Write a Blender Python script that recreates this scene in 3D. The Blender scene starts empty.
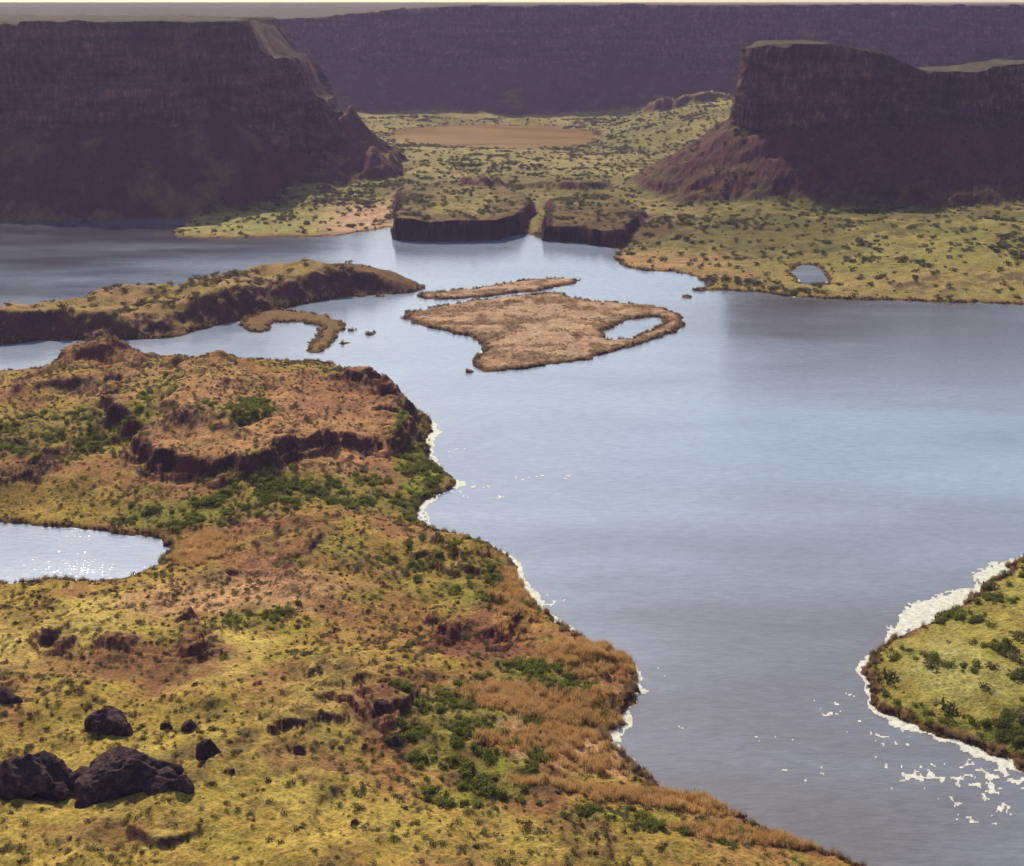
import bpy, math, random, time
import numpy as np
from mathutils import Vector
T0=time.time()
rng=np.random.default_rng(7); random.seed(7)
F=1407.0; CZ=120.0; PT=math.atan(431/F); cp,sp=math.cos(PT),math.sin(PT)
def P(px,py,z=0.0):
    u=(px-512)/F; v=(433-py)/F
    dz=-sp+v*cp; t=(z-CZ)/dz
    return (u*t,(cp+v*sp)*t)
def poly(pts,z=0.0): return [P(a,b,z) for a,b in pts]
def lin(c,k=1.0):
    return np.array([((x/255)/12.92 if x/255<=0.04045 else ((x/255+0.055)/1.055)**2.4)*k for x in c])
def chaikin(p,n=1,closed=True):
    for _ in range(n):
        q=[]
        m=len(p)
        for i in range(m if closed else m-1):
            a=np.array(p[i]);b=np.array(p[(i+1)%m])
            q+=[tuple(a*.75+b*.25),tuple(a*.25+b*.75)]
        p=q
    return p
def sstep(a,b,x):
    t=np.clip((x-a)/(b-a),0,1); return t*t*(3-2*t)
def vn(x,y,seed=0):
    xi=np.floor(x);yi=np.floor(y);fx=x-xi;fy=y-yi
    xi=xi.astype(np.int64);yi=yi.astype(np.int64)
    def h(a,b):
        n=(a*374761393+b*668265263+seed*974634777)&0xffffffff
        n=((n^(n>>13))*1274126177)&0xffffffff
        n=(n^(n>>16))
        return (n&0xffff)/65535.0
    u=fx*fx*(3-2*fx);v=fy*fy*(3-2*fy)
    return (h(xi,yi)*(1-u)+h(xi+1,yi)*u)*(1-v)+(h(xi,yi+1)*(1-u)+h(xi+1,yi+1)*u)*v
def fbm(x,y,s,o=4,seed=0,ridged=False):
    r=0;a=1;t=0;x=x/s;y=y/s
    for i in range(o):
        n=vn(x,y,seed+i*17)
        if ridged: n=1-np.abs(2*n-1)
        r=r+a*n;t+=a;a*=.5
        x,y=(x*1.6+y*1.2)+3.1,(y*1.6-x*1.2)+7.7
    return r/t*2-1
def sdf(X,Y,pl,M=120.):
    pl=np.array(pl);x0,y0=pl.min(0)-M;x1,y1=pl.max(0)+M
    out=np.full(X.shape,-M)
    m=(X>x0)&(X<x1)&(Y>y0)&(Y<y1)
    x=X[m];y=Y[m];d=np.full(x.shape,1e9);ins=np.zeros(x.shape,bool)
    n=len(pl)
    for i in range(n):
        ax,ay=pl[i];bx,by=pl[(i+1)%n];ex,ey=bx-ax,by-ay
        L=ex*ex+ey*ey+1e-9
        wx=x-ax;wy=y-ay
        t=np.clip((wx*ex+wy*ey)/L,0,1)
        d=np.minimum(d,(wx-ex*t)**2+(wy-ey*t)**2)
        if abs(ey)>1e-9:
            c=((ay>y)!=(by>y))&(x<ex*(y-ay)/ey+ax)
            ins^=c
    d=np.sqrt(d);out[m]=np.maximum(np.where(ins,d,-d),-M)
    return out

# ------------------------------------------------------------ grid
NR=1300
ys=95*np.exp(np.linspace(0,math.log(1850/95),NR))
us=np.concatenate([np.linspace(-1.3,-.47,70)[:-1],np.linspace(-.47,.47,880),np.linspace(.47,1.3,70)[1:]])
NC=len(us)
Y=np.repeat(ys[:,None],NC,1); X=us[None,:]*ys[:,None]
w1=fbm(X,Y,14,3,1);w2=fbm(X,Y,14,3,2);w3=fbm(X,Y,3,2,3);w4=fbm(X,Y,3,2,4)
Xw=X+w1*3.4+w3*1.3; Yw=Y+w2*3.4+w4*1.3

fg=poly([(-700,400),(-300,385),(-50,376),(0,373),(52,368),(75,364),(130,366),(200,366),(235,362),(300,362),(352,365),(330,377),(355,383),(385,389),(405,400),(426,416),(433,430),(420,440),(425,455),(440,470),(459,486),(440,495),(420,504),(414,516),(440,530),(480,541),(500,551),(508,575),(528,600),(545,617),(590,635),(625,655),(640,668),(648,685),(634,702),(622,725),(619,745),(630,767),(660,792),(720,812),(790,837),(870,868),(960,915),(1010,1000),(1010,1300),(-1500,1300),(-1500,500)])
pond=poly([(-400,545),(-100,528),(0,521),(40,525),(100,532),(150,540),(176,549),(160,562),(130,576),(100,583),(50,583),(0,586),(-100,592),(-400,600)])
rp=poly([(1300,470),(1100,515),(1040,546),(1010,562),(990,582),(982,600),(925,625),(873,645),(866,660),(881,690),(871,708),(910,724),(960,745),(1000,765),(1024,773),(1100,800),(1400,880),(1700,700)])
ridge=poly([(-300,372),(-50,350),(0,346),(60,339),(130,341),(170,337),(205,328),(250,318),(300,305),(345,297),(415,293),(426,287),(385,275),(350,278),(320,280),(280,280),(220,288),(160,297),(90,311),(0,327),(-100,340),(-300,355)])
spit=poly([(236,322),(265,312),(300,311),(332,317),(345,326),(338,339),(324,353),(307,352),(310,343),(321,333),(317,326),(298,321),(270,322),(264,333),(245,333)])
isl=poly([(403,313),(430,308),(470,302),(520,296),(555,291),(572,300),(640,304),(680,312),(689,322),(665,335),(625,350),(580,361),(530,369),(490,374),(468,366),(480,352),(492,343),(440,330),(408,321)])
lagoon=poly([(598,335),(622,321),(650,316),(664,321),(645,332),(615,341)])
strip=poly([(414,294),(450,292),(500,285),(540,279),(579,278),(577,284),(530,292),(470,299),(430,300)])
mid=poly([(172,236),(200,239),(260,237),(330,237),(372,231),(392,226),(396,237),(440,241),(500,237),(520,232),(545,239),(585,242),(622,248),(610,262),(640,271),(685,272),(712,286),(700,291),(740,291),(800,297),(870,300),(950,302),(1024,304),(1300,309)])+[(1900,700),(1900,1800),(-700,1800),(-420,1300)]+poly([(285,150),(275,185),(262,203),(228,208),(182,222)])
mpond=poly([(384,134),(420,127),(500,125),(570,128),(603,135),(590,145),(540,151),(470,149),(410,144)])
spond=poly([(789,269),(803,264),(822,270),(828,284),(806,286),(792,280)])
S=lambda pl,n=1:sdf(Xw,Yw,chaikin(pl,n))
Dpond=S(pond);Dfg=np.minimum(S(fg),-Dpond)
Drp=S(rp);Drg=S(ridge);Dsp=S(spit);Disl=np.minimum(S(isl),-S(lagoon));Dst=S(strip)
Dmp=sdf(X+w1*8,Y+w2*14,chaikin(mpond));Dmid=np.minimum(np.minimum(S(mid),-Dmp),-S(spond))
islets=[(373,335,2.0),(383,297,2.2),(404,312,1.5),(346,344,1.8),(690,297,2.0),(703,290,2.5),(331,378,2),(470,372,1.2),(362,297,2),(352,331,1.0)]
Dil=np.full(X.shape,-120.)
for a,b,r in islets:
    cx,cy=P(a,b);Dil=np.maximum(Dil,r-np.hypot(Xw-cx,(Yw-cy)*.8))
D=np.maximum.reduce([Dfg,Drp,Drg,Dsp,Disl,Dst,Dmid,Dil])
n25=fbm(X,Y,28,4,11);n60=fbm(X,Y,75,4,12);n10=fbm(X,Y,9,4,13);nf=fbm(X,Y,1.6,3,14);rd=fbm(X,Y,13,4,15,True)
c1=fbm(X,Y,18,5,41);c2=fbm(X,Y,6,4,42);c3=fbm(X,Y,40,4,43)
Z=np.where(D>0,1.0*(1-np.exp(-np.maximum(D,0)/2.0)),np.maximum(-3,D*.4))
inn=sstep(0,22,Dfg)
Z+=6.5*sstep(0,75,Dfg)+inn*(n25*3.6+1.0)
rockm=np.zeros_like(Z)
def terrace(pts,H,w,wob=3.0,rk=1.0,z=0.0,brk=4.0):
    global Z,rockm
    d=sdf(Xw+n10*wob*1.5,Yw+n25*wob*1.5+n10*wob,chaikin(poly(pts,z)),60)
    ww=w*(1+brk*sstep(-.1,.35,c1*.6+c2*.5))
    s=sstep(-.5,1,d/ww)
    Z+=H*s*(1+.25*n10)
    rockm=np.maximum(rockm,rk*np.exp(-((d-ww*.4)/(w*.8+1.5))**2)*(1-.7*sstep(2.5,5,ww/w)))
    return d
fgt=[([(120,400),(230,382),(330,384),(400,402),(425,430),(404,462),(345,466),(300,480),(238,507),(150,492),(120,465),(90,430)],4.8,3.2),
([(20,396),(100,372),(150,374),(140,400),(60,420),(0,430)],3.0,5),
([(-100,470),(0,452),(60,450),(90,470),(40,492),(-100,500)],2.4,3),
([(335,398),(372,392),(405,404),(412,424),(380,420),(345,412)],3.2,3),
([(150,440),(200,425),(290,420),(330,440),(280,462),(200,470)],1.6,3),
([(40,672),(90,640),(150,625),(215,640),(240,690),(200,705),(120,695)],2.8,2.6),
([(415,640),(450,615),(510,615),(530,640),(500,660),(450,665)],2.8,2.2),
([(345,715),(375,690),(410,705),(405,760),(372,775),(350,745)],2.4,2.2),
([(270,760),(310,740),(350,755),(330,775),(290,780)],1.5,2.2),
([(290,700),(330,690),(350,700),(330,715),(300,715)],1.4,2),
([(-60,705),(0,690),(20,700),(10,730),(-60,735)],2.6,3),
([(240,560),(300,545),(370,560),(420,590),(400,620),(330,620),(260,600)],2.0,8),
([(440,540),(480,548),(500,575),(470,590),(430,570)],1.8,3),
([(560,650),(610,665),(640,690),(620,720),(590,700)],1.2,3)]
for q in fgt: terrace(q[0],q[1],q[2])
def knob(px,py,rx,ry,H,p=2.0,rk=1.0):
    global Z,rockm
    cx,cy=P(px,py); r=np.sqrt(((Xw-cx)/rx)**2+((Yw-cy)/ry)**2)+n10*.25
    g=np.exp(-np.abs(r)**(2*p)) ; Z+=H*g; rockm=np.maximum(rockm,rk*sstep(.05,.5,g))
knob(92,366,12,12,7.0);knob(125,369,12,9,4);knob(190,374,18,9,3.5);knob(62,385,12,10,3);knob(230,371,8,5,2)
rn=sstep(0,11,Drg+2.5*n10)
fade=1-sstep(-75,-35,X)*0.9
Z+=rn*(8.0+n25*4.0+n10*1.5)*fade
rockm=np.maximum(rockm,np.exp(-((Drg-4)/6)**2)*fade*.9)
Z+=sstep(0,20,Drp)*(2.2+n25*1.2)
mi=sstep(0,60,Dmid)
Z+=mi*(3.0+n60*4.5+n25*1.5)+sstep(0,160,Dmid)*3
def block(pts,top,w):
    global Z
    d=sdf(Xw+n10*2,Yw+n10*3+n25*2,poly(pts),60)
    s=sstep(-.5,w,d); z2=top+n10*1.2+n25*1.5-rd*.8
    Z=np.where(s>0,Z*(1-s)+np.maximum(z2,Z)*s,Z)
    return d
B1=block([(393,240),(440,242),(500,240),(523,234),(535,214),(500,199),(440,198),(398,206)],10.5,2.2)
B2=block([(543,242),(585,244),(622,249),(650,225),(610,208),(548,212)],9.0,2.2)
terrace([(455,203),(520,200),(610,204),(600,192),(520,188),(460,190)],4,4,4)
terrace([(270,212),(300,214),(340,208),(330,196),(290,192)],5,5,4)
terrace([(640,128),(690,130),(730,128),(760,112),(700,108),(650,112)],10,8,4)
cx,cy=230,1330; r=np.hypot(X-cx,(Y-cy)*.8); Z+=24*sstep(190,20,r)*(Dmid>0)
# talus around cliffs
LM=[(-1100,860),(-700,880),(-480,905),(-400,892),(-330,915),(-255,893),(-215,903),(-180,920),(-150,950),(-126,980),(-122,1010),(-150,1060),(-230,1180),(-420,1320),(-1100,1420)]
RB=[(143,905),(160,884),(190,880),(215,897),(250,890),(275,878),(312,905),(352,935),(430,930),(520,950),(700,930),(1200,960),(1200,1060),(700,1000),(500,985),(350,975),(300,962),(240,950),(190,955),(152,940)]
BWf=[(-1700,1700),(-1200,1660),(-800,1690),(-500,1640),(-350,1665),(-230,1630),(-90,1665),(0,1625),(60,1622),(110,1665),(180,1640),(290,1600),(420,1625),(560,1580),(760,1600),(1000,1540),(1500,1560),(1800,1500)]
BW=BWf+[(1900,2200),(-1800,2200)]
tal=np.zeros_like(Z)
for kk,(pl,T,sl) in enumerate(((LM,60,.74),(RB,50,.60),(BW,62,.62))):
    ds=-sdf(X+w1*3+n60*10,Y+w2*3+n25*5,chaikin(pl,1),200)
    T_=T-(30*sstep(-175,-125,X) if kk==0 else 0)
    tz=T_-sl*ds*(1+.15*n60)+n10*1.8*sstep(T,0,ds*sl)+rd*2.4+nf*.8+n25*2.5
    tz=np.minimum(tz,T_+6)
    k=5.0
    h=np.clip(.5+.5*(tz-Z)/k,0,1)
    Z=Z*(1-h)+tz*h+k*h*(1-h)*.8
    tal=np.maximum(tal,h)
for (kx,ky,H,sl) in ((-113,1002,50,1.15),(-96,975,24,.85),(-136,958,30,.75),(-118,1035,40,.85)):
    r=np.hypot(X-kx,(Y-ky)*.8)*(1+.3*n25)
    tz=H-sl*r+rd*5+n10*2
    h=np.clip(.5+.5*(tz-Z)/5,0,1);Z=Z*(1-h)+tz*h; tal=np.maximum(tal,h*.75)
rz=sstep(.02,.4,fbm(X,Y,22,4,31))*sstep(3,12,D)*(1-tal)
rockn=np.maximum(rockm*sstep(-.9,.1,n10),rz*.8)
fr=Z/1.5+n25*.8+n10*.35; fl=np.floor(fr); q=(fl+sstep(.3,.65,fr-fl)-n25*.8-n10*.35)*1.5
m=np.clip(rz*.85,0,1)*(Dfg>3); Z=Z*(1-m)+q*m
Z+=np.clip(rockn,0,1)*rd*1.5*(D>0.5)
Z+=nf*.18*(D>.3)+n10*.5*sstep(1,6,D)
zr=np.gradient(Z,axis=0);zc=np.gradient(Z,axis=1);yr=np.gradient(Y,axis=0);xr=np.gradient(X,axis=0);xc=np.gradient(X,axis=1)
zx=zc/xc;zy=(zr-zx*xr)/yr;slope=np.hypot(zx,zy)
# ------------------------------------------------------------ colour
def mix(c,c2,m): return c*(1-m[...,None])+np.asarray(c2)*m[...,None]
K=1.0
OL=lin((160,134,62),K);GR=lin((128,122,50),K);YG=lin((188,164,88),K);BR=lin((150,106,70),K);TAN=lin((188,144,104),K)
RK=lin((100,58,58),K);DRK=lin((62,38,48),K);RE=lin((204,144,78),K);MAR=lin((120,74,62),K);PK=lin((200,158,128),K)
col=np.zeros(Z.shape+(3,))+BR
col=mix(col,OL,sstep(-.15,.35,c1+c3*.4)*.9)
col=mix(col,GR,sstep(.2,.55,c2+c3*.5)*.6)
mm=sstep(0,10,Dmid)
KM=.92
mc=mix(mix(np.zeros_like(col)+lin((146,132,76),KM),lin((116,110,56),KM),sstep(-.25,.25,c3+c1*.3)),lin((172,148,102),KM),sstep(.1,.6,c1)*.7)
col=mix(col,mc,mm)
vegm=np.zeros_like(Z);reedm=np.zeros_like(Z);bare=np.zeros_like(Z)
def patch(px,py,rx,ry,c,st=1.0,z=6.0,veg=0,reed=0,soft=.45,br=0):
    global col,vegm,reedm,bare
    cx,cy=P(px,py,z);x2,_=P(px+rx,py,z);_,ya=P(px,py-ry,z);_,yb=P(px,py+ry,z)
    r=np.sqrt(((X-cx)/(x2-cx))**2+((Y-cy)/((ya-yb)/2))**2)+c2*.7+c1*.5
    m=sstep(1+soft,1-soft,r)*st
    if c is not None: col=mix(col,c,m)
    vegm=np.maximum(vegm,m*veg) if veg>=0 else vegm*(1-m)
    reedm=np.maximum(reedm,m*reed);bare=np.maximum(bare,m*br)
patch(220,830,330,60,lin((172,148,72),K),.85,br=.3);patch(560,845,160,30,lin((160,138,70),K),.7)
patch(60,635,120,40,YG,.9,br=.8);patch(230,655,45,50,YG,.85,br=.8);patch(330,720,60,80,lin((172,148,80),K),.7,br=.4)
patch(150,770,180,60,lin((172,148,74),K),.8,br=.4)
patch(90,592,70,10,YG,.8,br=.8)
patch(250,585,130,28,TAN,.9,br=.6);patch(330,560,80,20,MAR,.35);patch(390,610,70,40,BR,.7)
patch(140,668,95,26,MAR,.75);patch(390,730,40,45,MAR,.7);patch(470,635,60,22,MAR,.75);patch(310,768,45,18,MAR,.6);patch(100,850,60,12,MAR,.4)
patch(270,430,140,38,lin((180,132,92),K),.9,br=.5);patch(180,395,110,18,lin((166,128,84),K),.7,br=.3);patch(350,400,60,20,lin((146,96,72),K),.6)
patch(50,440,90,20,GR,.7,veg=.5);patch(160,415,20,25,GR,.6,veg=.4);patch(240,436,35,13,lin((120,124,50),K),.7,veg=.9);patch(40,490,110,14,OL,.7)
patch(185,515,60,10,GR,.9,2,veg=1);patch(330,497,90,16,GR,.7,3,veg=.7);patch(425,470,22,40,lin((124,130,48),K),.9,2,veg=.7)
patch(410,430,14,35,GR,.8,3,veg=.5);patch(60,530,60,6,lin((122,120,54),K),.9,1,veg=.7)
patch(250,612,36,16,lin((116,112,48),K),.7,veg=.9);patch(450,720,45,60,lin((126,126,52),K),.7,veg=.8)
patch(540,690,50,35,lin((126,126,52),K),.8,3,veg=.8);patch(480,585,50,22,lin((128,124,54),K),.7,3,veg=.6);patch(500,790,60,26,lin((120,120,46),K),.8,3,veg=.9)
patch(430,555,60,18,OL,.7,3,veg=.35);patch(640,830,110,12,lin((126,122,54),K),.8,2,veg=.6)
patch(550,708,70,14,RE,.9,2,reed=1);patch(585,755,60,28,lin((192,150,114),K),.9,1,reed=.1,br=.7);patch(600,660,50,18,lin((172,118,70),K),.7,1,reed=.4)
patch(640,802,110,10,RE,.85,1,reed=.9);patch(530,760,50,8,RE,.7,1,reed=.7);patch(200,556,26,15,lin((204,150,94),K),.9,1,reed=.7);patch(760,838,90,7,RE,.8,1,reed=.8);patch(515,600,22,30,RE,.6,1,reed=.3)
m=sstep(0,3,Drp);col=mix(col,mix(np.zeros_like(col)+lin((154,140,72),.92),lin((104,106,42),.92),sstep(-.1,.35,c1+c2*.4)),m)
vegm=np.maximum(vegm,m*.9*sstep(-.15,.35,c1+c2*.4));patch(955,665,45,28,lin((168,158,94),.92),.8,2,veg=-1,br=.8)
KI=.86
m=sstep(-1,1,np.maximum(Disl,Dst));ic=mix(np.zeros_like(col)+lin((192,156,126),KI),lin((156,120,88),KI),sstep(-.3,.4,c2+c1*.5));ic=mix(ic,lin((114,80,54),KI),np.exp(-((np.maximum(Disl,Dst)-1)/2)**2));col=mix(col,ic,m)
m=sstep(0,4,Drg)*(1-sstep(-90,-50,X));col=mix(col,mix(np.zeros_like(col)+lin((142,118,66),K),lin((162,126,86),K),sstep(-.2,.4,c1)),m)
m=sstep(0,2,np.maximum(Dsp,Drg*sstep(-90,-50,X)));col=mix(col,lin((112,84,56),K),m*.8)
patch(360,220,40,14,PK,.85,1);patch(690,262,75,10,lin((178,132,98),KM),.9,1);patch(250,223,70,10,lin((150,146,84),KM),.8,1);patch(740,275,40,8,lin((162,114,82),KM),.7,1)
patch(900,255,200,30,lin((140,130,68),KM),.75,5);patch(780,225,110,14,lin((98,92,46),KM),.85,8,veg=.6);patch(900,285,160,8,lin((164,138,86),KM),.6,1);patch(940,212,120,8,lin((96,90,46),KM),.7,8)
patch(500,170,120,22,lin((158,144,96),KM),.6,4);patch(640,130,50,14,lin((122,116,64),KM),.6,8);patch(330,185,60,18,lin((138,128,68),KM),.7,5)
patch(500,190,150,12,lin((110,100,58),KM),.6,4);patch(620,228,70,12,lin((100,76,54),KM),.8,3);patch(330,150,40,20,lin((120,92,60),KM),.6,6)
tc=mix(np.zeros_like(col)+lin((80,56,52),.9),lin((110,88,58),.9),sstep(-.1,.5,c1+c2*.5))
tc=mix(tc,lin((104,100,50),.9),sstep(22,4,Z+c1*14)*(X>60)*(Y<1150)*.75)
patchy=mix(tc,lin((140,106,70),K),sstep(0,50,70-np.hypot(X+116,Y-990))*.8)
col=mix(col,patchy,sstep(.35,.9,tal))
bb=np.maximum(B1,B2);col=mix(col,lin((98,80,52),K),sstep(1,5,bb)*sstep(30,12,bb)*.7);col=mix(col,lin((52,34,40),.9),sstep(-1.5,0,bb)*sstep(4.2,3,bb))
rk=np.clip(np.maximum(sstep(.5,.95,slope+.15*c2),rockn*sstep(-.05,.45,c2+c1*.3)*.75),0,1)*(D>.3)
rc=mix(np.zeros_like(col)+RK,DRK,sstep(-.2,.4,c2+nf*.4))
col=mix(col,rc,rk*.92)
col=mix(col,lin((80,54,40),.9),np.exp(-((D-.5)/1.1)**2)*.85*(D>-1)*(tal<.3))
col=mix(col,lin((90,85,70),.5),(Z<-.2)*1.0)
col*=(1+.3*nf*(1-.5*bare)+.16*c2)[...,None]
col=np.clip(col,.004,.9)
# ------------------------------------------------------------ helpers
def grid_mesh(name,V,nr,nc,mat,cols=None,smooth=True):
    i=np.arange(nr-1)[:,None]*nc+np.arange(nc-1)[None,:]
    Q=np.stack([i,i+1,i+nc+1,i+nc],-1).reshape(-1,4)
    return raw_mesh(name,V.reshape(-1,3),Q,mat,cols,smooth)
def raw_mesh(name,V,Q,mat,cols=None,smooth=True,link=True):
    me=bpy.data.meshes.new(name);k=Q.shape[1]
    me.vertices.add(len(V));me.vertices.foreach_set('co',np.ascontiguousarray(V,dtype=np.float32).ravel())
    me.loops.add(Q.size);me.loops.foreach_set('vertex_index',Q.astype(np.int32).ravel())
    me.polygons.add(len(Q));me.polygons.foreach_set('loop_start',np.arange(0,Q.size,k,dtype=np.int32))
    me.update(calc_edges=True)
    me.polygons.foreach_set('use_smooth',np.full(len(Q),smooth))
    if cols is not None:
        a=me.color_attributes.new('Col','FLOAT_COLOR','POINT')
        c=np.ones((len(V),4),np.float32);c[:,:3]=cols.reshape(-1,3);a.data.foreach_set('color',c.ravel())
    me.materials.append(mat)
    ob=bpy.data.objects.new(name,me)
    if link: bpy.context.scene.collection.objects.link(ob)
    return ob
def newmat(name):
    m=bpy.data.materials.new(name);m.use_nodes=True;nt=m.node_tree
    return m,nt,nt.nodes['Principled BSDF'],nt.nodes['Material Output']
def N(nt,t,**kw):
    n=nt.nodes.new(t)
    for k,v in kw.items():
        if k in n.inputs.keys(): n.inputs[k].default_value=v
        else: setattr(n,k,v)
    return n
def noise(nt,scale,detail=4,vec=None,rough=.6):
    n=nt.nodes.new('ShaderNodeTexNoise');n.inputs['Scale'].default_value=scale;n.inputs['Detail'].default_value=detail;n.inputs['Roughness'].default_value=rough
    if vec is not None: nt.links.new(vec,n.inputs['Vector'])
    return n
def ramp(nt,src,stops):
    r=nt.nodes.new('ShaderNodeValToRGB');nt.links.new(src,r.inputs[0]);e=r.color_ramp.elements
    while len(e)<len(stops): e.new(.5)
    for a,(p,c) in zip(e,stops): a.position=p;a.color=(*c,1)
    return r
def mixc(nt,a,b,f,mode='MIX'):
    m=nt.nodes.new('ShaderNodeMix');m.data_type='RGBA';m.blend_type=mode
    for s,k in ((a,6),(b,7),(f,0)):
        if hasattr(s,'is_output'): nt.links.new(s,m.inputs[k])
        else: m.inputs[k].default_value=s if k==0 else (*s,1)
    return m.outputs[2]
g3=lambda v:(v,v,v)
mt,nt,bs,out=newmat('terrain_ground')
geo=N(nt,'ShaderNodeNewGeometry');at=N(nt,'ShaderNodeAttribute');at.attribute_name='Col'
n1=noise(nt,1.4,5,geo.outputs['Position'],.7);n2=noise(nt,.18,5,geo.outputs['Position'],.65)
r1=ramp(nt,n1.outputs['Fac'],[(.33,g3(.45)),(.62,g3(1.35))]);r2=ramp(nt,n2.outputs['Fac'],[(.35,(.8,.74,.76)),(.65,(1.16,1.16,1.10))])
c=mixc(nt,at.outputs['Color'],r1.outputs[0],1.0,'MULTIPLY');c=mixc(nt,c,r2.outputs[0],1.0,'MULTIPLY')
nt.links.new(c,bs.inputs['Base Color']);bs.inputs['Roughness'].default_value=.95;bs.inputs['Specular IOR Level'].default_value=.1
bp=N(nt,'ShaderNodeBump',Strength=.8,Distance=.6);nt.links.new(n1.outputs['Fac'],bp.inputs['Height']);nt.links.new(bp.outputs[0],bs.inputs['Normal'])
V=np.stack([X,Y,Z],-1)
terrain=grid_mesh('terrain',V,NR,NC,mt,col)
print('terrain',time.time()-T0)
# water
def water(name,body,ior,rough,bs_,bd,ruf=(),mud_and_refl=(),spec=.5):
    m,nt,bs,out=newmat(name)
    geo=N(nt,'ShaderNodeNewGeometry');mp=N(nt,'ShaderNodeMapping');mp.inputs['Scale'].default_value=(.5,1.4,1);mp.inputs['Rotation'].default_value=(0,0,.3)
    nt.links.new(geo.outputs['Position'],mp.inputs['Vector'])
    a=noise(nt,.9,3,mp.outputs[0],.6);b=noise(nt,.02,6,mp.outputs[0],.6);f=noise(nt,.5,4,mp.outputs[0],.7)
    r=ramp(nt,b.outputs['Fac'],[(.3,g3(rough*.5)),(.7,g3(rough*1.7))]);nt.links.new(r.outputs[0],bs.inputs['Roughness'])
    rc=ramp(nt,b.outputs['Fac'],[(.3,[x*.86 for x in body]),(.7,[x*1.16 for x in body])])
    rf=ramp(nt,f.outputs['Fac'],[(.3,g3(.82)),(.7,g3(1.18))])
    bs.inputs['IOR'].default_value=ior;bs.inputs['Specular IOR Level'].default_value=spec
    def dist(x,y,rr,amt):
        vd=N(nt,'ShaderNodeVectorMath',operation='DISTANCE');nt.links.new(geo.outputs['Position'],vd.inputs[0]);vd.inputs[1].default_value=(x,y,0)
        jj=N(nt,'ShaderNodeMath',operation='MULTIPLY_ADD');nt.links.new(b.outputs['Fac'],jj.inputs[0]);jj.inputs[1].default_value=rr*.9;nt.links.new(vd.outputs['Value'],jj.inputs[2])
        mr=N(nt,'ShaderNodeMapRange');mr.interpolation_type='SMOOTHSTEP';nt.links.new(jj.outputs[0],mr.inputs[0]);mr.inputs[1].default_value=rr*.45;mr.inputs[2].default_value=rr*1.45;mr.inputs[3].default_value=amt;mr.inputs[4].default_value=0
        return mr.outputs[0]
    cc=rc.outputs[0]
    for (x,y,rr,amt,cl_) in mud_and_refl: cc=mixc(nt,cc,cl_,dist(x,y,rr,amt))
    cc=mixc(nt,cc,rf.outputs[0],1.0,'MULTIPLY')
    nt.links.new(cc,bs.inputs['Base Color'])
    st=N(nt,'ShaderNodeMath',operation='MULTIPLY');nt.links.new(b.outputs['Fac'],st.inputs[0]);st.inputs[1].default_value=bs_*2
    last=st.outputs[0]
    for (x,y,rr,amt) in ruf:
        ad=N(nt,'ShaderNodeMath',operation='ADD');nt.links.new(last,ad.inputs[0]);nt.links.new(dist(x,y,rr,amt),ad.inputs[1]);last=ad.outputs[0]
    bp=N(nt,'ShaderNodeBump',Strength=bs_,Distance=bd);nt.links.new(a.outputs['Fac'],bp.inputs['Height']);nt.links.new(last,bp.inputs['Strength']);nt.links.new(bp.outputs[0],bs.inputs['Normal'])
    return m
pB=P(40,556);pC=P(10,292)
mud=(.13,.11,.105);refl_dk=(.045,.042,.055)
mud_and_refl=[]
for a_,b_,r_,m_,c_ in ((800,830,120,.95,mud),(950,600,110,.6,mud),(700,640,60,.3,mud),(960,335,170,.95,(.08,.062,.055)),(770,318,60,.6,(.08,.065,.06)),(60,230,220,.95,refl_dk),(250,235,90,.8,refl_dk),(-60,300,120,.5,refl_dk)):  # mud tints, plus dark cliff and butte reflections painted into the water colour
    x_,y_=P(a_,b_);mud_and_refl.append((x_,y_,r_,m_,c_))
wm=water('lake_water',(.25,.285,.375),1.8,.08,.27,.24,[(pB[0],pB[1],45,.17),(pC[0],pC[1],60,.15)],mud_and_refl)
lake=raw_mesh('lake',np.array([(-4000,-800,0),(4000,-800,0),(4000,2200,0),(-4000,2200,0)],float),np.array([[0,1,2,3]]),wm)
pm=water('muddy_water',(.19,.10,.022),1.2,.4,.2,.2,spec=.15)
c0=np.array(mpond).mean(0)
pp=[(c0[0]+(a-c0[0])*1.3,c0[1]+(b-c0[1])*1.5,.06) for a,b in mpond]
me=bpy.data.meshes.new('muddy_pond');me.from_pydata(pp,[],[list(range(len(pp)))]);me.materials.append(pm)
bpy.context.scene.collection.objects.link(bpy.data.objects.new('muddy_pond',me))
# foam
fn=fbm(X,Y,1.1,3,51);fn2=fbm(X,Y,7,3,52)
wd=np.full(X.shape,.15)
def fw(px,py,rx,ry,w):
    global wd
    cx,cy=P(px,py);x2,_=P(px+rx,py);_,ya=P(px,py-ry);_,yb=P(px,py+ry)
    r=((X-cx)/(x2-cx))**2+((Y-cy)/((ya-yb)/2))**2;wd=np.maximum(wd,w*np.exp(-r))
fw(430,440,26,30,3.2);fw(418,510,26,20,4.2);fw(515,585,38,42,2.6);fw(560,625,40,14,1.6);fw(620,730,16,40,1.9);fw(645,680,16,25,1.5);fw(340,368,24,12,2.4);fw(490,352,20,12,1.4);fw(400,395,24,12,1.8)
fw(930,608,75,26,9.5);fw(866,670,12,45,3.0);fw(1000,572,50,18,5);fw(890,720,40,20,3.2);fw(800,285,40,20,2);fw(470,487,14,10,2.6);fw(960,755,60,20,2.5);fw(285,349,40,10,1.2)
foam=(D<.15)&(D>-wd*(1+.45*fn2+.3*fn))&((fn+.5*fn2<.45)|((D>-wd*.75)&(wd>2)&(fn<.6)))
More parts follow.
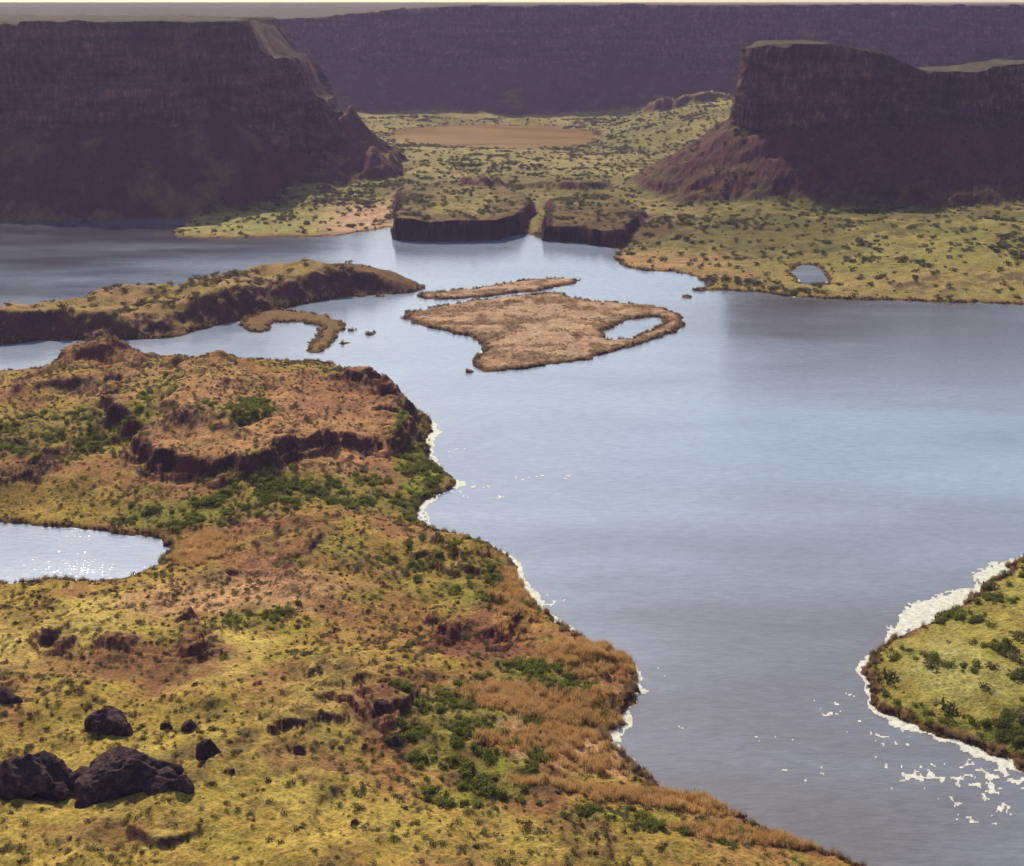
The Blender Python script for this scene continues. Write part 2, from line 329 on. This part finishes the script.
def fs(px,py,rx,ry,th):
    global foam
    cx,cy=P(px,py);x2,_=P(px+rx,py);_,ya=P(px,py-ry);_,yb=P(px,py+ry)
    r=((X-cx)/(x2-cx))**2+((Y-cy)/((ya-yb)/2))**2
    foam|=(D<0)&(fn*.8+fn2*.35>th+r*.22)&(r<1.8)
fs(890,725,85,32,.10);fs(970,780,80,32,.09);fs(830,695,60,12,.22);fs(470,490,35,12,.2);fs(455,460,18,16,.22);fs(545,478,45,3,.05);fs(545,605,25,22,.2);fs(700,715,60,24,.36);fs(960,610,60,24,.32);fs(650,668,40,14,.3);fs(820,760,120,40,.4);fs(640,385,60,3,.3)
fc=foam[:-1,:-1]&foam[1:,1:]&foam[1:,:-1]&foam[:-1,1:]
ri,ci=np.nonzero(fc);i=ri*NC+ci;Q=np.stack([i,i+1,i+NC+1,i+NC],-1)
uq,inv=np.unique(Q.ravel(),return_inverse=True)
FV=V.reshape(-1,3)[uq].copy();FV[:,2]=.03
FV[:,0]+=(rng.uniform(size=len(FV))-.5)*.12;FV[:,1]+=(rng.uniform(size=len(FV))-.5)*.3
fm,nt,bs,out=newmat('foam');geo=N(nt,'ShaderNodeNewGeometry');n1=noise(nt,.8,6,geo.outputs['Position'],.7);r1=ramp(nt,n1.outputs['Fac'],[(.35,(.40,.38,.33)),(.6,(.70,.67,.58))]);nt.links.new(r1.outputs[0],bs.inputs['Base Color']);bs.inputs['Roughness'].default_value=.8
raw_mesh('lake_foam',FV,inv.reshape(-1,4),fm)
# ------------------------------------------------------------ cliffs
mc_,nt,bs,out=newmat('basalt_cliff_rock')
geo=N(nt,'ShaderNodeNewGeometry')
mp=N(nt,'ShaderNodeMapping');mp.inputs['Scale'].default_value=(1,1,.35);nt.links.new(geo.outputs['Position'],mp.inputs['Vector'])
mp2=N(nt,'ShaderNodeMapping');mp2.inputs['Scale'].default_value=(.1,.1,1);nt.links.new(geo.outputs['Position'],mp2.inputs['Vector'])
a=noise(nt,.28,7,mp.outputs[0],.78);b=noise(nt,.14,5,mp2.outputs[0],.7);cc=noise(nt,.035,5,geo.outputs['Position'],.65)
ra=ramp(nt,a.outputs['Fac'],[(.32,(.024,.013,.020)),(.52,(.095,.053,.056)),(.70,(.25,.155,.115))])
rb=ramp(nt,b.outputs['Fac'],[(.36,g3(.6)),(.5,g3(1.0)),(.62,(1.65,1.5,1.35))]);rcc=ramp(nt,cc.outputs['Fac'],[(.35,(.7,.66,.76)),(.65,(1.4,1.25,1.05))])
c=mixc(nt,ra.outputs[0],rb.outputs[0],1.0,'MULTIPLY');c=mixc(nt,c,rcc.outputs[0],1.0,'MULTIPLY')
gn=noise(nt,.12,6,geo.outputs['Position'],.7);gr=ramp(nt,gn.outputs['Fac'],[(.4,(.06,.042,.03)),(.53,(.11,.085,.042)),(.68,(.20,.155,.08))])
sx=N(nt,'ShaderNodeSeparateXYZ');nt.links.new(geo.outputs['Normal'],sx.inputs[0])
rn_=ramp(nt,sx.outputs[2],[(.72,g3(0)),(.95,g3(1))])
c=mixc(nt,c,gr.outputs[0],rn_.outputs[0])
nt.links.new(c,bs.inputs['Base Color']);bs.inputs['Roughness'].default_value=.95;bs.inputs['Specular IOR Level'].default_value=.1
bp=N(nt,'ShaderNodeBump',Strength=1.0,Distance=3.0);nt.links.new(a.outputs['Fac'],bp.inputs['Height']);nt.links.new(bp.outputs[0],bs.inputs['Normal'])
def cliff(name,path,ztop,zfoot,step,nz,closed,amp=1.0,center=None,seed=0):
    p=np.array(chaikin(path,2,closed))
    if closed: p=np.vstack([p,p[:1]])
    seg=np.hypot(*(np.diff(p,axis=0).T));s=np.concatenate([[0],np.cumsum(seg)]);L=s[-1];n=int(L/step)
    t=np.linspace(0,L,n);px=np.interp(t,s,p[:,0]);py=np.interp(t,s,p[:,1])
    tx=np.gradient(px);ty=np.gradient(py)
    if closed: tx[0]=tx[-1]=(tx[0]+tx[-1])/2;ty[0]=ty[-1]=(ty[0]+ty[-1])/2
    l=np.hypot(tx,ty);nx=ty/l;ny=-tx/l
    zt=ztop(px,py)+fbm(px,py,14,4,seed+21)*1.8*amp-3.4*amp*sstep(.3,.5,fbm(px,py,22,3,seed+22))
    A=np.linspace(0,1,nz)[:,None];S_=t[None,:]
    zz=zt[None,:]*(1-A)+zfoot*A
    pxx=px[None,:]+0*A;pyy=py[None,:]+0*A
    bw=fbm(pxx,pyy,60,3,seed+1)*10*amp
    off=bw+9*A*amp
    for kx,(tb,wd_) in enumerate(((.2,4),(.33,2.5),(.5,4.5),(.66,3),(.8,3))):
        on=sstep(-.1,.35,fbm(pxx,pyy,45,3,seed+40+kx*3))
        wv=.07*fbm(pxx,pyy,70,2,seed+60+kx)+.03*fbm(pxx,pyy,12,3,seed+80+kx)
        off=off+on*wd_*amp*sstep(tb-.03,tb+.03,A+wv)
    wv2=.1*fbm(pxx,pyy,35,2,seed+2)+.05*fbm(pxx,pyy,8,2,seed+12)
    band=np.floor((A+wv2)*5)
    off=off+fbm(pxx+band*37,pyy+band*11,10,3,seed+3,True)*2.8*amp+fbm(pxx+A*8,pyy+A*60,3.4,2,seed+4,True)*1.0*amp
    off=off+fbm(S_+0*A,A*90+0*S_,9,4,seed+6)*3.2*amp+fbm(S_+0*A,A*60+0*S_,26,3,seed+7)*3.6*amp
    gul=sstep(.2,.65,fbm(pxx,pyy,38,3,seed+8));off=off-gul*(8+4*(1-A))*amp
    VX=px+nx*off;VY=py+ny*off
    rows=[np.stack([VX[j],VY[j],zz[j]],-1) for j in range(nz)][::-1]
    rx,ry=VX[0],VY[0]
    if center is not None:
        for kk in (.006,.015,.03,.05,.08,.12,.2,.35,.6,1.0):
            x=rx+(center(rx,ry)[0]-rx)*kk;y=ry+(center(rx,ry)[1]-ry)*kk
            f=min(kk/.08,1)
            rows.append(np.stack([x,y,ztop(x,y)*f+zt*(1-f)+.7*(fbm(x,y,14,4,seed+9))],-1))
    else:
        for e in (3,8,20,50,110,250,600,1500,4000,10000,40000):
            x=rx*(1+e/2500);y=ry+e
            rows.append(np.stack([x,y,ztop(x,y)+.5*min(e/20,1)*fbm(x,y,60,2,seed+9)-(0 if e<5000 else 3)+(7*fbm(x,y,5000,3,77) if 1000<e<15000 else 0)],-1))
    R=np.stack(rows)
    return grid_mesh(name,R,R.shape[0],R.shape[1],mc_)
def zl(x,y): return 109+1.5*fbm(x,y,90,3,61)-24*sstep(-176,-158,x+6*fbm(x,y,18,3,64))-30*sstep(-150,-124,x+6*fbm(x,y,14,3,65))-3*sstep(-300,-320,x)*sstep(940,900,y)
def zr_(x,y):
    return 96-3*sstep(160,143,x)-4*sstep(190,215,x)-13*sstep(212,262,x)+4*sstep(275,330,x)+3*sstep(330,400,x)+.8*fbm(x,y,25,3,62)
def zb(x,y): return 116.5-14*sstep(-40,-270,x)*sstep(2600,1700,y)+1.2*fbm(x,y,150,3,63)
cliff('basalt_mesa',LM,zl,26,1.3,90,True,1.0,center=lambda x,y:(np.clip(x,-900,-330),1100+0*x),seed=100)
cliff('basalt_mesa',RB,zr_,36,1.2,80,True,.75,center=lambda x,y:(np.clip(x,200,1100),935+0*x),seed=200)
cliff('canyon_wall',BWf,zb,40,2.2,70,False,1.8,seed=300)
def height(x,y):
    r=np.clip(np.interp(y,ys,np.arange(NR)),0,NR-1.001);cidx=np.clip(np.interp(x/y,us,np.arange(NC)),0,NC-1.001)
    i=int(r);j=int(cidx);fr=r-i;fc_=cidx-j
    return float((Z[i,j]*(1-fc_)+Z[i,j+1]*fc_)*(1-fr)+(Z[i+1,j]*(1-fc_)+Z[i+1,j+1]*fc_)*fr)
def onground(px,py):
    z=5.
    for _ in range(14):
        x,y=P(px,py,z);z=.5*z+.5*height(x,y)
    return x,y,z
# boulders
bm_,nt,bs,out=newmat('boulder_basalt')
geo=N(nt,'ShaderNodeNewGeometry');a=noise(nt,.8,8,geo.outputs['Position'],.75)
ra=ramp(nt,a.outputs['Fac'],[(.34,(.022,.012,.022)),(.5,(.075,.040,.048)),(.66,(.20,.115,.08))]);nt.links.new(ra.outputs[0],bs.inputs['Base Color']);bs.inputs['Roughness'].default_value=.95;bs.inputs['Specular IOR Level'].default_value=.15
bp=N(nt,'ShaderNodeBump',Strength=1.0,Distance=.8);nt.links.new(a.outputs['Fac'],bp.inputs['Height']);nt.links.new(bp.outputs[0],bs.inputs['Normal'])
import bmesh
def lump(rx,ry,rz,sub=6):
    b=bmesh.new();bmesh.ops.create_icosphere(b,subdivisions=sub,radius=1)
    v=np.array([q.co[:] for q in b.verts]);f=np.array([[q.index for q in x.verts] for x in b.faces]);b.free()
    for _ in range(12):
        n=rng.normal(size=3);n/=np.linalg.norm(n);d=rng.uniform(.6,.9)
        e=np.maximum(v@n-d,0);v-=e[:,None]*n*.85
    o=rng.uniform(0,100);k=max(rx,rz)/2.2
    pa=v*k
    n1=fbm(pa[:,0]+o+pa[:,2]*.7,pa[:,1]-pa[:,2]*.8,1.6,5,int(o),True);n2=fbm(pa[:,0]+o-pa[:,2]*.5,pa[:,1]+pa[:,2]*.9,.5,3,int(o)+9)
    r=1+.26*n1+.07*n2
    v=v*r[:,None]*np.array([rx,ry,rz]);a=rng.uniform(-.3,.3)
    c_,s_=math.cos(a),math.sin(a);v[:,:2]=np.stack([v[:,0]*c_-v[:,1]*s_,v[:,0]*s_+v[:,1]*c_],-1)
    return v,f
def boulder(px,py,wpx,hm,sat=3):
    x,y,z=onground(px,py);dep=y*cp+(CZ-z)*sp;w=wpx*dep/F
    Vs=[];Fs=[];o=0
    main=.38 if sat else .5
    specs=[(rng.uniform(-.06,.06)*w,0,w*main,w*main*.75,hm)]
    for i in range(sat):
        sd=(-1)**i;specs.append((sd*w*rng.uniform(.26,.36),rng.uniform(-.18,.08)*w,w*rng.uniform(.13,.2),w*rng.uniform(.12,.18),hm*rng.uniform(.35,.65)))
    for dx,dy,rx,ry,rz in specs:
        v,f=lump(rx,ry,rz,6 if rx>2.5 else 5)
        v[:,0]+=dx;v[:,1]+=dy;v[:,2]+=rz*.12
        Vs.append(v);Fs.append(f+o);o+=len(v)
    ob=raw_mesh('boulder',np.vstack(Vs),np.vstack(Fs),bm_,smooth=False);ob.location=(x,y,z-.3)
for q in ((24,786,104,4.8,4),(126,780,112,4.6,5),(110,730,56,3.6,2),(207,757,34,3.0,1),(184,789,24,2.2,0),(188,730,17,1.8,0),(166,728,12,1.3,0),(6,700,34,2.2,1),(88,806,30,2.0,1),(355,825,10,1.1,0),(232,772,8,.9,0),(40,690,10,.9,0),(300,752,16,1.2,0),(382,705,16,1.3,0),(395,742,18,1.4,0)): boulder(*q)
# ------------------------------------------------------------ vegetation
def leafmat(name,c_a,c_b,tr=.35):
    m,nt,bs,out=newmat(name);oi=N(nt,'ShaderNodeObjectInfo')
    r=ramp(nt,oi.outputs['Random'],[(0,c_a),(1,c_b)])
    bs.inputs['Roughness'].default_value=.8;bs.inputs['Specular IOR Level'].default_value=.1;nt.links.new(r.outputs[0],bs.inputs['Base Color'])
    t=N(nt,'ShaderNodeBsdfTranslucent');nt.links.new(r.outputs[0],t.inputs[0])
    ms=N(nt,'ShaderNodeMixShader');ms.inputs[0].default_value=tr;nt.links.new(bs.outputs[0],ms.inputs[1]);nt.links.new(t.outputs[0],ms.inputs[2]);nt.links.new(ms.outputs[0],out.inputs['Surface'])
    return m
def bush(name,mat,n,leaf,hz=.8):
    Vs=[];
    cl=[(rng.uniform(-.45,.45),rng.uniform(-.45,.45),rng.uniform(.1,.5)*hz,rng.uniform(.25,.45)) for _ in range(6)]
    for i in range(n):
        c_=cl[i%6];d=rng.normal(size=3);d/=np.linalg.norm(d);p=np.array(c_[:3])+d*c_[3]*rng.uniform(.6,1)*np.array([1,1,hz]);p[2]=max(p[2],.02)
        a=rng.normal(size=3);a/=np.linalg.norm(a);b=np.cross(a,rng.normal(size=3));b/=np.linalg.norm(b)
        a=a*leaf;b=b*leaf*.6
        Vs+=[p-a,p+b,p+a,p-b]
    for i in range(5):
        c_=cl[i];e=np.array(c_[:3]);Vs+=[np.array([-.02,0,-.1]),np.array([.02,0,-.1]),e+[.01,0,0],e-[.01,0,0]]
    Vs=np.array(Vs);return raw_mesh(name,Vs,np.arange(len(Vs)).reshape(-1,4),mat,smooth=False,link=False)
def tuft(name,mat,n,h,r,w=.035):
    Vs=[]
    for i in range(n):
        a=rng.uniform(0,6.28);q=r*math.sqrt(rng.uniform());b=np.array([q*math.cos(a),q*math.sin(a),-.1]);th=rng.uniform(0,6.28);d=np.array([math.cos(th),math.sin(th),0])*w
        l=np.array([rng.normal()*.22,rng.normal()*.22,1])*h*rng.uniform(.6,1.1)
        Vs+=[b-d,b+d,b+l+d*.2,b+l-d*.2]
    Vs=np.array(Vs);return raw_mesh(name,Vs,np.arange(len(Vs)).reshape(-1,4),mat,smooth=False,link=False)
def scatter(name,pts,scl,protos):
    me=bpy.data.meshes.new(name);me.vertices.add(len(pts));me.vertices.foreach_set('co',pts.astype(np.float32).ravel())
    a=me.attributes.new('scl','FLOAT','POINT');a.data.foreach_set('value',scl.astype(np.float32))
    ob=bpy.data.objects.new(name,me);bpy.context.scene.collection.objects.link(ob)
    co=bpy.data.collections.new(name+'_plants')
    for p in protos: co.objects.link(p)
    ng=bpy.data.node_groups.new(name,'GeometryNodeTree')
    ng.interface.new_socket('Geometry',in_out='INPUT',socket_type='NodeSocketGeometry');ng.interface.new_socket('Geometry',in_out='OUTPUT',socket_type='NodeSocketGeometry')
    gi=ng.nodes.new('NodeGroupInput');go=ng.nodes.new('NodeGroupOutput');io=ng.nodes.new('GeometryNodeInstanceOnPoints');ci=ng.nodes.new('GeometryNodeCollectionInfo')
    ci.inputs['Collection'].default_value=co;ci.inputs['Separate Children'].default_value=True;ci.inputs['Reset Children'].default_value=True
    rv=ng.nodes.new('FunctionNodeRandomValue');rv.data_type='FLOAT_VECTOR';rv.inputs[0].default_value=(0,0,0);rv.inputs[1].default_value=(.15,.15,6.28)
    na=ng.nodes.new('GeometryNodeInputNamedAttribute');na.data_type='FLOAT';na.inputs['Name'].default_value='scl'
    L=ng.links.new
    L(gi.outputs[0],io.inputs['Points']);L(ci.outputs[0],io.inputs['Instance']);io.inputs['Pick Instance'].default_value=True
    L(rv.outputs[0],io.inputs['Rotation']);L(na.outputs[0],io.inputs['Scale']);L(io.outputs[0],go.inputs[0])
    md=ob.modifiers.new('scatter','NODES');md.node_group=ng
    return ob
area=xc*yr
core=(np.abs(us)[None,:]<.6)*np.ones_like(Z)
def sample(dens,n):
    w=(dens*area*core).ravel();w=np.maximum(w,0);tot=w.sum();cw=np.cumsum(w)/tot
    idx=np.searchsorted(cw,rng.uniform(size=n));idx=np.minimum(idx,len(w)-1)
    p=V.reshape(-1,3)[idx].copy();r,c_=np.divmod(idx,NC)
    jx=(rng.uniform(size=n)-.5);jy=(rng.uniform(size=n)-.5)
    p[:,0]+=jx*xc.ravel()[idx];p[:,1]+=jy*yr.ravel()[idx];p[:,2]+=jx*zx.ravel()[idx]*xc.ravel()[idx]+jy*zy.ravel()[idx]*yr.ravel()[idx]
    return p,idx
sage=leafmat('sagebrush_leaves',(.12,.105,.05),(.22,.19,.09));green=leafmat('shrub_leaves',(.12,.145,.03),(.27,.26,.065),.45)
dark=leafmat('dark_shrub_leaves',(.045,.032,.024),(.10,.066,.036),.2);reed=leafmat('reed_blades',(.50,.29,.11),(.66,.43,.2),.45);rbrown=leafmat('dry_reed_blades',(.24,.15,.08),(.40,.27,.15),.4)
ireed=leafmat('island_reed_blades',(.42,.30,.20),(.60,.45,.32),.45)
grassm=leafmat('grass_blades',(.32,.26,.08),(.50,.41,.16),.4)
vdark=leafmat('valley_shrub_leaves',(.07,.07,.026),(.15,.14,.055),.3)
land=(D>1.0)
flat=sstep(1.0,.5,slope)
cl=sstep(-.3,.5,fbm(X,Y,11,3,71))
p,i=sample(land*(Dfg>1)*flat*(.12+cl)*(1-.7*reedm)*(1-.8*bare),10500);scatter('sagebrush_scrub',p,rng.uniform(.35,1.0,len(p))**1.3*1.2,[bush('sagebrush_a',sage,140,.09),bush('sagebrush_b',sage,120,.10,.6)])
p,i=sample(land*(Dfg>1)*flat*(.3+sstep(0,.5,c1))*(1-.6*bare),4500);scatter('dark_scrub',p,rng.uniform(.3,1.05,len(p)),[bush('dark_bush_a',dark,140,.09),bush('dark_bush_b',dark,120,.10,.6)])
vg=vegm*sstep(-.05,.35,fbm(X,Y,4,3,72)+.3*c1)
p,i=sample(land*(Y<500)*vg*sstep(1.4,.8,slope),4400);scatter('green_shrubs',p,rng.uniform(.4,1.8,len(p)),[bush('green_bush_a',green,220,.10),bush('green_bush_b',green,200,.11,1.0)])
p,i=sample(land*(Y<480)*np.maximum(Dfg>1,Drp>1)*flat*(.1+sstep(-.2,.4,c3))*(1-.85*bare),12000);scatter('grass_tufts',p,rng.uniform(.4,1.0,len(p)),[tuft('grass_a',grassm,40,.35,.35),tuft('grass_b',grassm,30,.25,.45)])
p,i=sample((D>.2)*(Y<480)*reedm*(.05+sstep(-.1,.4,c2+.4*fn)),8000);scatter('reed_bed',p,rng.uniform(.6,1.2,len(p)),[tuft('reed_a',reed,50,1.3,.5),tuft('reed_b',reed,40,1.0,.6)])
edge=np.exp(-((D-.7)/.9)**2)*(D>0)*(Y<700)*(tal<.3)*sstep(-.5,.2,fbm(X,Y,5,2,73))
p,i=sample(edge,8500);scatter('shore_reeds',p,rng.uniform(.4,1.1,len(p)),[tuft('shore_reed_a',rbrown,50,1.3,.5),bush('shore_bush',dark,120,.1)])
ie=sstep(1,3,np.maximum(Disl,Dst))*sstep(-.2,.5,c2+fn*.3)
p,i=sample(ie,3500);scatter('island_reeds',p,rng.uniform(.4,.9,len(p)),[tuft('island_reed_a',ireed,50,.6,.8,.06),tuft('island_reed_b',rbrown,40,.7,.7,.05)])
md_=np.maximum(Dmid>1,np.maximum(Drg>1,Drp>1))*(D>1)*flat*(1-.3*sstep(.3,.8,tal))*(.1+sstep(0,.5,c1+.4*c3)**1.5)
p,i=sample(md_*(Y<1500),22000);scatter('valley_scrub',p,rng.uniform(.5,2.4,len(p))**1.25,[bush('valley_bush_a',sage,90,.14),bush('valley_bush_b',vdark,90,.14),bush('valley_bush_c',vdark,90,.14,.6)])
hm=bpy.data.materials.new('air_haze');hm.use_nodes=True;nt=hm.node_tree;nt.nodes.clear()
o=nt.nodes.new('ShaderNodeOutputMaterial');vs_=nt.nodes.new('ShaderNodeVolumeScatter');vs_.inputs['Color'].default_value=(.68,.54,1,1);vs_.inputs['Density'].default_value=.000075;vs_.inputs['Anisotropy'].default_value=.35
nt.links.new(vs_.outputs[0],o.inputs['Volume'])
b=bmesh.new();bmesh.ops.create_cube(b,size=1);me=bpy.data.meshes.new('haze');b.to_mesh(me);b.free();me.materials.append(hm)
ho=bpy.data.objects.new('haze',me);bpy.context.scene.collection.objects.link(ho);ho.scale=(6000,5600,330);ho.location=(0,2500,150)
# ------------------------------------------------------------ camera, light
cam=bpy.data.cameras.new('camera');co=bpy.data.objects.new('camera',cam);bpy.context.scene.collection.objects.link(co)
co.location=(0,0,CZ);co.rotation_euler=(math.pi/2-PT,0,0);cam.sensor_width=36;cam.lens=36*F/1024;cam.clip_start=1;cam.clip_end=90000
bpy.context.scene.camera=co
EL=math.radians(41);AZ=math.radians(-20)
Sd=Vector((math.sin(AZ)*math.cos(EL),math.cos(AZ)*math.cos(EL),math.sin(EL)))
sl=bpy.data.lights.new('sun','SUN');sl.energy=5.0;sl.angle=math.radians(.5);sl.color=(1,.91,.70)
so=bpy.data.objects.new('sun',sl);bpy.context.scene.collection.objects.link(so);so.rotation_euler=Sd.to_track_quat('Z','Y').to_euler()
w=bpy.data.worlds.new('World');bpy.context.scene.world=w;w.use_nodes=True;nt=w.node_tree
sk=nt.nodes.new('ShaderNodeTexSky');sk.sky_type='NISHITA';sk.sun_disc=False;sk.sun_elevation=EL;sk.sun_rotation=AZ;sk.dust_density=2.0;sk.altitude=500
bg=nt.nodes['Background'];bg.inputs[1].default_value=.135;nt.links.new(sk.outputs[0],bg.inputs[0])
vs=bpy.context.scene.view_settings;vs.view_transform='Standard';vs.look='None';vs.exposure=0
print('done',time.time()-T0)
